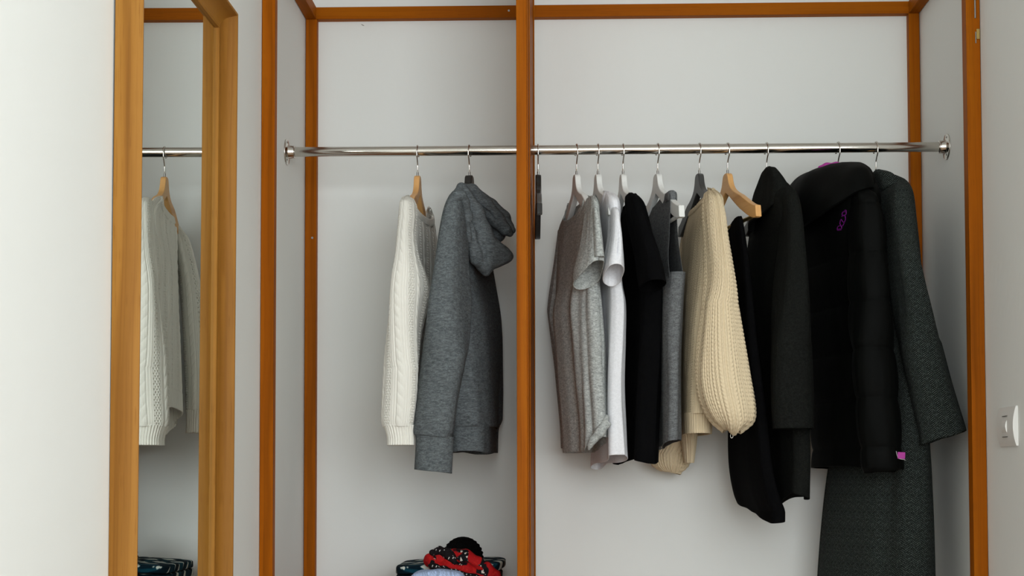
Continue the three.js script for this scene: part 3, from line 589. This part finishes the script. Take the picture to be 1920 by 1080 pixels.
{ // cream sweater with balloon sleeves
  const g = thing('sweater', 'cream chunky knit sweater with a wide balloon sleeve', 'sweater', V3(0, 0, 0), SL);
  const body = [[364, 1304, 1330, .5, .075, .29], [376, 1292, 1342, .5, .125, .29], [398, 1284, 1352, .55, .188, .29], [440, 1280, 1350, .68, .18, .28], [500, 1278, 1348, .8, .155, .265], [560, 1276, 1346, .88, .15, .26], [640, 1273, 1342, .93, .15, .26], [720, 1273, 1338, .95, .15, .26], [780, 1274, 1334, .95, .15, .26]];
  const b = tube({ rows: body, s: 1, pow: .7, nu: 420, nv: 300, thick: .004, far: .7, top: (th) => (Math.sin(th) < 0 ? 30 * Math.pow(-Math.sin(th), 1.3) : 6), fold: folds([[.005, 3, 1, 1], [.003, 5, 2, -1]]), fine: chunky(.0065, .006, .0015), lip: .1 });
  mesh('body', b, C.creamKnit, g);
  mesh('neckband', band(b, { up: .011, thick: .006, ribs: .006 }), C.creamKnit, g);
  mesh('hem_band', tube({ rows: [[777, 1274, 1334, .95, .15, .26], [800, 1276, 1333, .95, .145, .26], [815, 1277, 1333, .95, .145, .26]], s: 1, pow: .7, nu: 400, nv: 30, thick: .004, far: .7, fine: ribKnit(.006, .002) }), C.creamKnit, g);
  const sl = [[362, 1320, 1338, .7, .03, .45], [374, 1318, 1348, .8, .05, .455], [400, 1318, 1357, .85, .056, .46], [450, 1322, 1364, .9, .058, .465], [520, 1325, 1376, .95, .06, .475], [570, 1320, 1384, 1, .062, .48], [640, 1311, 1397, 1, .066, .48], [700, 1307, 1409, 1, .068, .48], [740, 1311, 1417, 1, .068, .48], [770, 1322, 1420, 1, .066, .48], [788, 1334, 1416, 1, .058, .48], [800, 1347, 1402, 1, .045, .48], [808, 1356, 1390, 1, .028, .48]];
  mesh('sleeve', tube({ rows: sl, s: 1, nu: 260, nv: 460, pow: .9, thick: .005, openTop: false, noise: [.004, 7, 3], fold: folds([[.005, 2, .5, 1], [.005, 3, 2, -1], [.003, 6, 1, 0]], .1, .7), fine: chunky(.0115, .0095, .0036) }), C.creamKnit, g, 'balloon sleeve of large stitches');
  const far = [[420, 1282, 1300, .8, .04, .12], [560, 1262, 1306, .85, .05, .1], [700, 1236, 1306, .9, .05, .075], [800, 1222, 1304, .95, .05, .075], [850, 1216, 1298, 1, .05, .075], [872, 1224, 1290, 1, .046, .075], [886, 1245, 1276, 1, .03, .075]];
  mesh('sleeve', tube({ rows: far, s: 1, nu: 240, nv: 320, pow: .9, thick: .005, openTop: false, bot: (th) => 4 * Math.sin(th), fine: chunky(.0115, .0095, .0036) }), C.creamKnit, g);
  mesh('cuff', tube({ rows: [[800, 1270, 1306, .9, .04, .16], [830, 1278, 1304, .9, .036, .16], [868, 1284, 1300, .9, .03, .16]], s: 1, nu: 240, nv: 40, thick: .004, fine: ribKnit(.006, .002) }), C.creamKnit, g);
}
{ // black trousers folded over the bar of the next hanger
  const g = thing('trousers', 'black trousers folded over a wooden hanger, behind the cream balloon sleeve', 'trousers', V3(0, 0, 0), SL);
  const rows = [[424, 1356, 1389, .45, .15, .28], [431, 1354, 1391, .5, .155, .28], [520, 1356, 1404, .55, .155, .28], [640, 1360, 1416, .58, .16, .28], [800, 1368, 1436, .6, .16, .28], [870, 1371, 1444, .62, .16, .28], [925, 1380, 1456, .62, .155, .28], [955, 1392, 1468, .62, .15, .28]];
  mesh('folded_leg', tube({ rows, s: 1, pow: .7, nu: 120, nv: 100, thick: .003, far: .7, openTop: false, bot: (th) => 22 * Math.cos(th) - 6 * Math.sin(th), fold: folds([[.005, 3, 1, 1], [.003, 5, 2, -1]]) }), C.trousers, g);
  const ring = new THREE.TorusGeometry(.0042, .0007, 8, 24); ring.scale(.75, 1.3, 1); const q = P(1372, 817, .46); ring.translate(q.x, q.y, q.z);
  mesh('ring_pull', ring, M.chrome, g, 'tiny silver ring');
}
{ // charcoal wool coat
  const g = thing('coat', 'dark charcoal coat with a high collar, between black trousers and padded jacket', 'coat', V3(0, 0, 0), SL);
  const rows = [[348, 1422, 1466, .6, .08, .29], [366, 1414, 1478, .6, .13, .29], [392, 1406, 1488, .62, .188, .29], [430, 1399, 1494, .64, .185, .29], [460, 1396, 1498, .64, .17, .275], [560, 1398, 1506, .66, .16, .27], [700, 1408, 1512, .66, .16, .27], [860, 1424, 1516, .68, .16, .27], [938, 1430, 1514, .68, .16, .27]];
  mesh('body', tube({ rows, s: 1, pow: .66, nu: 130, nv: 130, thick: .004, far: .5, bot: (th) => 10 * -Math.cos(th) + 6 * Math.sin(3 * th), fold: folds([[.007, 3, 1, 1], [.004, 5, 2, -1]]) }), C.charcoal, g);
  const col = [[317, 1433, 1445, .8, .025, .33], [322, 1428, 1453, .8, .05, .33], [345, 1420, 1466, .8, .075, .33], [368, 1413, 1478, .8, .095, .33], [396, 1408, 1484, .8, .11, .33], [410, 1404, 1486, .8, .11, .33]];
  mesh('collar', tube({ rows: col, s: 1, pow: .8, nu: 100, nv: 50, thick: .004, openTop: false, bot: (th) => -14 * Math.cos(th), fold: folds([[.006, 2, 1, 1], [.004, 3, 2, -1]], 0, .4) }), C.charcoal, g, 'high folded collar');
  const sl = [[356, 1466, 1484, .8, .035, .45], [368, 1460, 1494, .85, .052, .46], [400, 1462, 1502, .85, .056, .465], [450, 1462, 1508, .9, .058, .47], [540, 1452, 1517, .95, .06, .475], [640, 1446, 1525, 1, .06, .475], [740, 1446, 1530, 1, .058, .475], [804, 1450, 1530, 1, .056, .475]];
  mesh('sleeve', tube({ rows: sl, s: 1, nu: 90, nv: 100, thick: .004, openTop: false, fold: folds([[.003, 2, .5, 2], [.003, 3, 2, -2]]) }), C.charcoal, g);
}
{ // black padded jacket
  const g = thing('padded_jacket', 'black padded jacket with hood, magenta lining at the neck and magenta tab at the cuff', 'jacket', V3(0, 0, 0), SL);
  const quilt = (p, a) => (s, y) => a * (Math.pow(Math.abs(Math.sin(Math.PI * y / p)), 0.45) - 1);
  const rows = [[345, 1500, 1620, .6, .1, .29], [365, 1488, 1636, .6, .15, .29], [395, 1480, 1646, .62, .188, .29], [440, 1484, 1650, .64, .185, .28], [520, 1494, 1654, .66, .165, .27], [640, 1504, 1664, .68, .165, .27], [760, 1510, 1676, .7, .165, .27], [878, 1514, 1684, .7, .165, .27]];
  const b = mesh('body', tube({ rows, s: 1, pow: .7, nu: 150, nv: 200, thick: .006, far: .6, bot: (th) => 3 * Math.sin(th), fine: quilt(.115, .008) }), C.puffer, g);
  const sl = [[358, 1596, 1626, .8, .035, .45], [370, 1590, 1642, .85, .052, .46], [400, 1590, 1654, .9, .058, .465], [480, 1592, 1664, .95, .06, .47], [560, 1592, 1670, .95, .062, .475], [640, 1594, 1681, 1, .062, .475], [750, 1602, 1691, 1, .06, .475], [850, 1612, 1697, 1, .056, .475], [876, 1616, 1698, 1, .052, .475], [884, 1620, 1694, 1, .046, .475]];
  const sm = mesh('sleeve', tube({ rows: sl, s: 1, nu: 110, nv: 200, thick: .005, openTop: false, bot: (th) => -4 * Math.sin(th), fine: quilt(.115, .007), fold: folds([[.003, 2, .5, 2], [.003, 3, 2, -2]]) }), C.puffer, g);
  const hd = [[313, 1538, 1594, .7, .06, .3], [318, 1512, 1612, .75, .09, .3], [328, 1493, 1628, .8, .11, .31], [350, 1480, 1640, .8, .14, .32], [385, 1476, 1644, .8, .16, .33], [410, 1478, 1640, .8, .165, .33]];
  mesh('hood', tube({ rows: hd, s: 1, pow: .8, nu: 130, nv: 60, thick: .008, openTop: false, bot: (th) => 34 * Math.cos(th + 1.9) - 14, fold: folds([[.007, 3, 1, 1], [.005, 5, 2, -1], [.003, 8, 1, 0]], 0, .5) }), C.puffer, g, 'padded hood lying over the shoulders');
  mesh('collar_lining', soft(path([pt(1538, 315, .33, .006), pt(1550, 311.5, .34, .0065), pt(1568, 310, .345, .0065), pt(1584, 311.5, .34, .0065), pt(1598, 316, .33, .005)]), { cell: .0022, k: .01 }), C.magenta, g, 'magenta lining');
  const q = P(1690, 854, .5315);
  const tab = new RoundedBoxGeometry(.0175, .0155, .004, 2, .0015); tab.rotateZ(-.05); tab.translate(q.x, q.y, q.z);
  mesh('cuff_tab', tab, C.magenta, g, 'magenta tab');
  const pp = [[1680.5, 846], [1682, 853], [1685, 859], [1690, 861], [1695, 861.5], [1697.5, 863]].map(([a, c]) => P(a, c, .5325));
  mesh('piping', new THREE.TubeGeometry(new THREE.CatmullRomCurve3(pp), 24, .0009, 8), C.piping, g, 'pale piping of the tab');
  // the magenta embroidery on the chest follows the cloth
  g.updateMatrixWorld(true);
  const ray = new THREE.Raycaster(), on = (px, py) => { const d = P(px, py, 0).sub(CP).normalize(); ray.set(CP.clone(), d); const h = ray.intersectObjects([b, sm])[0]; return h ? h.point.addScaledVector(d, -.0012) : P(px, py, .45); };
  const strokes = [[[1583, 395], [1586, 394], [1586, 402], [1579, 403], [1580, 398], [1586, 397]], [[1578, 406], [1584, 404], [1585, 412], [1582, 417], [1577, 411]], [[1576, 412], [1575, 420], [1579, 424], [1583, 418]], [[1570, 430], [1578, 428], [1577, 424], [1571, 425], [1570, 431], [1578, 431]]];
  for (const s of strokes) mesh('embroidery', new THREE.TubeGeometry(new THREE.CatmullRomCurve3(s.map(([a, c]) => on(a, c))), 40, .0011, 6), C.thread, g, 'magenta embroidery');
}
{ // long herringbone coat
  const g = thing('coat', 'long grey herringbone tweed coat at the right end of the rail', 'coat', V3(0, 0, 0), SL);
  const rows = [[340, 1620, 1676, .6, .08, .29], [356, 1612, 1694, .6, .13, .29], [384, 1608, 1706, .62, .188, .29], [430, 1608, 1712, .64, .185, .285], [520, 1608, 1722, .66, .17, .275], [640, 1600, 1730, .68, .17, .27], [760, 1578, 1736, .7, .17, .27], [880, 1556, 1742, .72, .17, .27], [980, 1544, 1746, .72, .17, .27], [1080, 1537, 1748, .72, .17, .27], [1190, 1530, 1752, .72, .17, .27]];
  mesh('body', tube({ rows, s: 1, pow: .68, nu: 160, nv: 200, thick: .004, far: .9, fold: folds([[.012, 4, 1, .6], [.006, 7, 2, -.5]], .1, .7), seed: 9, lip: .05 }), C.tweed, g);
  const sl = [[350, 1668, 1692, .8, .035, .44], [362, 1664, 1704, .85, .052, .45], [400, 1662, 1712, .9, .058, .455], [440, 1664, 1717, .9, .06, .46], [500, 1668, 1729, .95, .06, .46], [560, 1675, 1743, .95, .06, .46], [640, 1686, 1768, 1, .06, .46], [700, 1698, 1785, 1, .06, .46], [760, 1712, 1803, 1, .058, .46], [800, 1722, 1815, 1, .056, .46], [820, 1727, 1819, 1, .056, .46]];
  mesh('sleeve', tube({ rows: sl, s: 1, nu: 110, nv: 130, thick: .004, openTop: false, bot: (th) => -15 * Math.sin(th), fold: folds([[.004, 2, .5, 2], [.005, 3, 2, -2]]) }), C.tweed, g);
  const col = [[323, 1636, 1650, .8, .03, .33], [330, 1628, 1664, .8, .055, .33], [345, 1624, 1680, .8, .08, .33], [362, 1626, 1692, .8, .1, .335], [374, 1630, 1698, .8, .105, .335]];
  mesh('collar', tube({ rows: col, s: 1, pow: .8, nu: 100, nv: 40, thick: .005, openTop: false, bot: (th) => -10 * Math.cos(th), fold: folds([[.004, 2, 1, 1], [.003, 3, 2, -1]], 0, .4) }), C.tweed, g, 'turned down collar');
}

// ---------------------------------------------------------------- the folded things low in the left compartment
const SHELF = P(842, 1112, 0.33).y;
struct('shelf_board', metreUV(boxGeo(0.0015, X(968, 0.75, 0.3) - 0.004, SHELF - 0.02, SHELF, 0.03, 0.55, 0.0015), 'x'), M.teak);
function slab(c, a, b, d, { pw = 0.35, nu = 90, nv = 60, disp, rot = [0, 0, 0], uvk = 1 } = {}) {
  const grid = [], e = new THREE.Euler(...rot);
  for (let j = 0; j < nv; j++) {
    const v = (j / (nv - 1) - 0.5) * Math.PI * 0.999, row = [];
    for (let i = 0; i < nu; i++) {
      const u = -Math.PI / 2 + i / nu * Math.PI * 2, q = V3(a * sgnpow(Math.cos(v), pw) * sgnpow(Math.cos(u), pw), b * sgnpow(Math.sin(v), pw), d * sgnpow(Math.cos(v), pw) * sgnpow(Math.sin(u), pw));
      if (disp) disp(q, u, v);
      row.push(q.applyEuler(e).add(c));
    }
    grid.push(row);
  }
  const g = skin(grid.reverse(), nu, (i, q) => [(q.x + q.y * 0.3) * uvk, (q.z + q.y) * uvk]);
  return g;
}
const ikat = tex(512, 512, (u, v) => {                        // ragged pale lozenges on dark teal
  const w = (pn(u * 40, v * 5, 40, 5, 3) - 0.5) * 0.16, x = (u * 3 % 1) - 0.5, row = Math.floor(v * 4 + w), y = ((v * 4 + w) % 1 + 1) % 1 - 0.5, xs = Math.abs(((x + 0.5 + (row & 1) * 0.5) % 1) - 0.5);
  const k = smooth(0.02, -0.04, xs * 1.15 + Math.abs(y) * 0.9 - 0.36), t = pn(u * 16, v * 16, 16, 16, 9);
  return mix3(mix3([0.02, 0.10, 0.14], [0.05, 0.24, 0.30], smooth(0.35, 0.8, t)), [0.80, 0.81, 0.77], k);
}, 0.21, 0.16);
const scarfTex = tex(512, 512, (u, v) => {
  const b = pn(u * 5, v * 5, 5, 5, 12) * 0.7 + pn(u * 12, v * 12, 12, 12, 13) * 0.3, f = pn(u * 30, v * 30, 30, 30, 14), s = Math.abs(((u * 6 + v * 3) % 1) - 0.5);
  let c = mix3([0.62, 0.07, 0.08], [0.05, 0.045, 0.06], smooth(0.50, 0.58, b));
  c = mix3(c, [0.72, 0.16, 0.12], smooth(0.6, 0.8, f) * (b < 0.5 ? 0.6 : 0));
  if (b > 0.56 && f > 0.62 && s < 0.2) c = [0.78, 0.74, 0.70];
  return c;
}, 0.12, 0.12);
const borderTex = tex(256, 256, (u, v) => {
  const f = pn(u * 14, v * 14, 14, 14, 31), m = pn(u * 40, v * 40, 40, 40, 32), dash = Math.abs(((u * 9 - v * 4) % 1 + 1) % 1 - 0.5) < 0.12 && Math.abs((v * 5 % 1) - 0.5) < 0.16;
  return dash && f > 0.4 ? [0.72, 0.70, 0.68] : mix3([0.045, 0.04, 0.055], [0.12, 0.09, 0.09], m);
}, 0.09, 0.09);
{
  const z = 0.24, q = P(845, 1080, z), top = P(850, 1051, z).y;
  const b = thing('folded_blanket', 'dark teal and white patterned folded blanket under the red scarf', 'blanket', V3(0, 0, 0));
  const hh = (top - SHELF) / 2;
  for (let k = 0; k < 3; k++) {
    const h3 = hh / 3, y = SHELF + h3 * (2 * k + 1);
    mesh('fold', slab(V3(q.x + 0.004 * (k - 1), y, z), 0.131 - 0.004 * (k % 2), h3 * 1.03, 0.155, { pw: .32, disp: (p) => { p.y += (k === 2 ? 0.006 * N3(p.x * 14, 3, p.z * 9) + 0.004 * p.x / 0.13 : 0); p.x += 0.004 * N3(p.z * 12, k * 5, p.y * 20); } }), phys({ map: ikat, roughness: 0.95, bumpMap: weaveBump, bumpScale: 0.0008 }), b);
  }
  const jc = P(826, 1090, 0.42), j = thing('folded_garment', 'pale blue folded garment at the front of the low pile', 'clothes', V3(0, 0, 0));
  mesh('folded_cloth', slab(V3(jc.x - .002, (P(826, 1066, .47).y + SHELF) / 2, 0.482), 0.066, (P(826, 1066, .47).y - SHELF) / 2, 0.034, { pw: .5, disp: (p) => { p.y += .004 * N3(p.x * 25, 1, p.z * 20) - Math.abs(p.x) * .08; } }), cloth(clothTex(0x9fb0cf, 0.3, 95, .5)), j);
  const s = thing('scarf', 'crumpled red scarf with black patches on the folded pile', 'scarf', V3(0, 0, 0));
  const red = phys({ map: scarfTex, roughness: 0.7, bumpMap: weaveBump, bumpScale: .0006 }), dark = phys({ map: borderTex, roughness: 0.8, bumpMap: weaveBump, bumpScale: .0006 });
  const sc = [...path([pt(804, 1056, .41, .010), pt(810, 1048, .41, .014), pt(828, 1046, .41, .016), pt(850, 1046, .40, .018), pt(872, 1047, .39, .018), pt(892, 1058, .40, .017), pt(912, 1068, .41, .014), pt(932, 1078, .41, .010)]), ...path([pt(812, 1060, .43, .012), pt(840, 1064, .43, .014), pt(875, 1070, .43, .016), pt(905, 1080, .42, .014), pt(930, 1088, .42, .010)])];
  mesh('crumpled_cloth', soft(sc, { cell: .0028, k: .014, warp: (p) => .004 * N3(p.x * 45, p.y * 45, p.z * 45) }), red, s);
  mesh('border', soft(path([pt(806, 1060, .44, .005), pt(816, 1064, .450, .007), pt(834, 1069, .455, .008), pt(856, 1076, .455, .008), pt(890, 1084, .45, .008), pt(925, 1090, .445, .007)]), { cell: .002, k: .01, warp: (p) => .002 * N3(p.x * 70, p.y * 70, p.z * 70) }), dark, s, 'black border with pale dashes');
  mesh('knot', soft([...path([pt(810, 1036, .42, .007), pt(824, 1033, .42, .009), pt(838, 1038, .425, .011), pt(846, 1047, .43, .011)]), ...path([pt(846, 1044, .43, .008), pt(852, 1054, .44, .007)])], { cell: .002, k: .01, warp: (p) => .002 * N3(p.x * 70, p.y * 70, p.z * 70) }), dark, s, 'dark folded patch');
  const hc = P(868, 1044, 0.27), h = thing('knitted_hat', 'black ribbed knitted hat on top of the folded pile', 'hat', V3(0, 0, 0));
  const grid = [], nu = 216, nv = 50, rx = 0.047, ry = P(868, 1006, .27).y - hc.y;
  for (let k = 0; k < nv; k++) {
    const a = lerp(Math.PI / 2 - 0.02, -0.35, k / (nv - 1)), row = [];
    for (let i = 0; i < nu; i++) { const u = -Math.PI / 2 + i / nu * Math.PI * 2, rib = 1 + 0.07 * Math.pow(Math.abs(Math.cos(u * 14)), .6) + 0.035 * Math.cos(k * 1.1 + Math.sin(u * 5)) + 0.03 * N3(Math.cos(u) * 9, k * .4, Math.sin(u) * 9); row.push(V3(hc.x + rx * Math.cos(a) * Math.cos(u) * rib, hc.y + ry * Math.sin(a) * (0.94 + 0.05 * rib), hc.z + 0.05 * Math.cos(a) * Math.sin(u) * rib)); }
    grid.push(row);
  }
  mesh('crown', skin(grid, nu, (i, p) => [i / nu * .3, p.y]), phys({ color: 0x0d0c0c, roughness: 1, specularIntensity: .1, bumpMap: stitchBump, bumpScale: .002 }), h);
}
renderer.render(scene, camera);
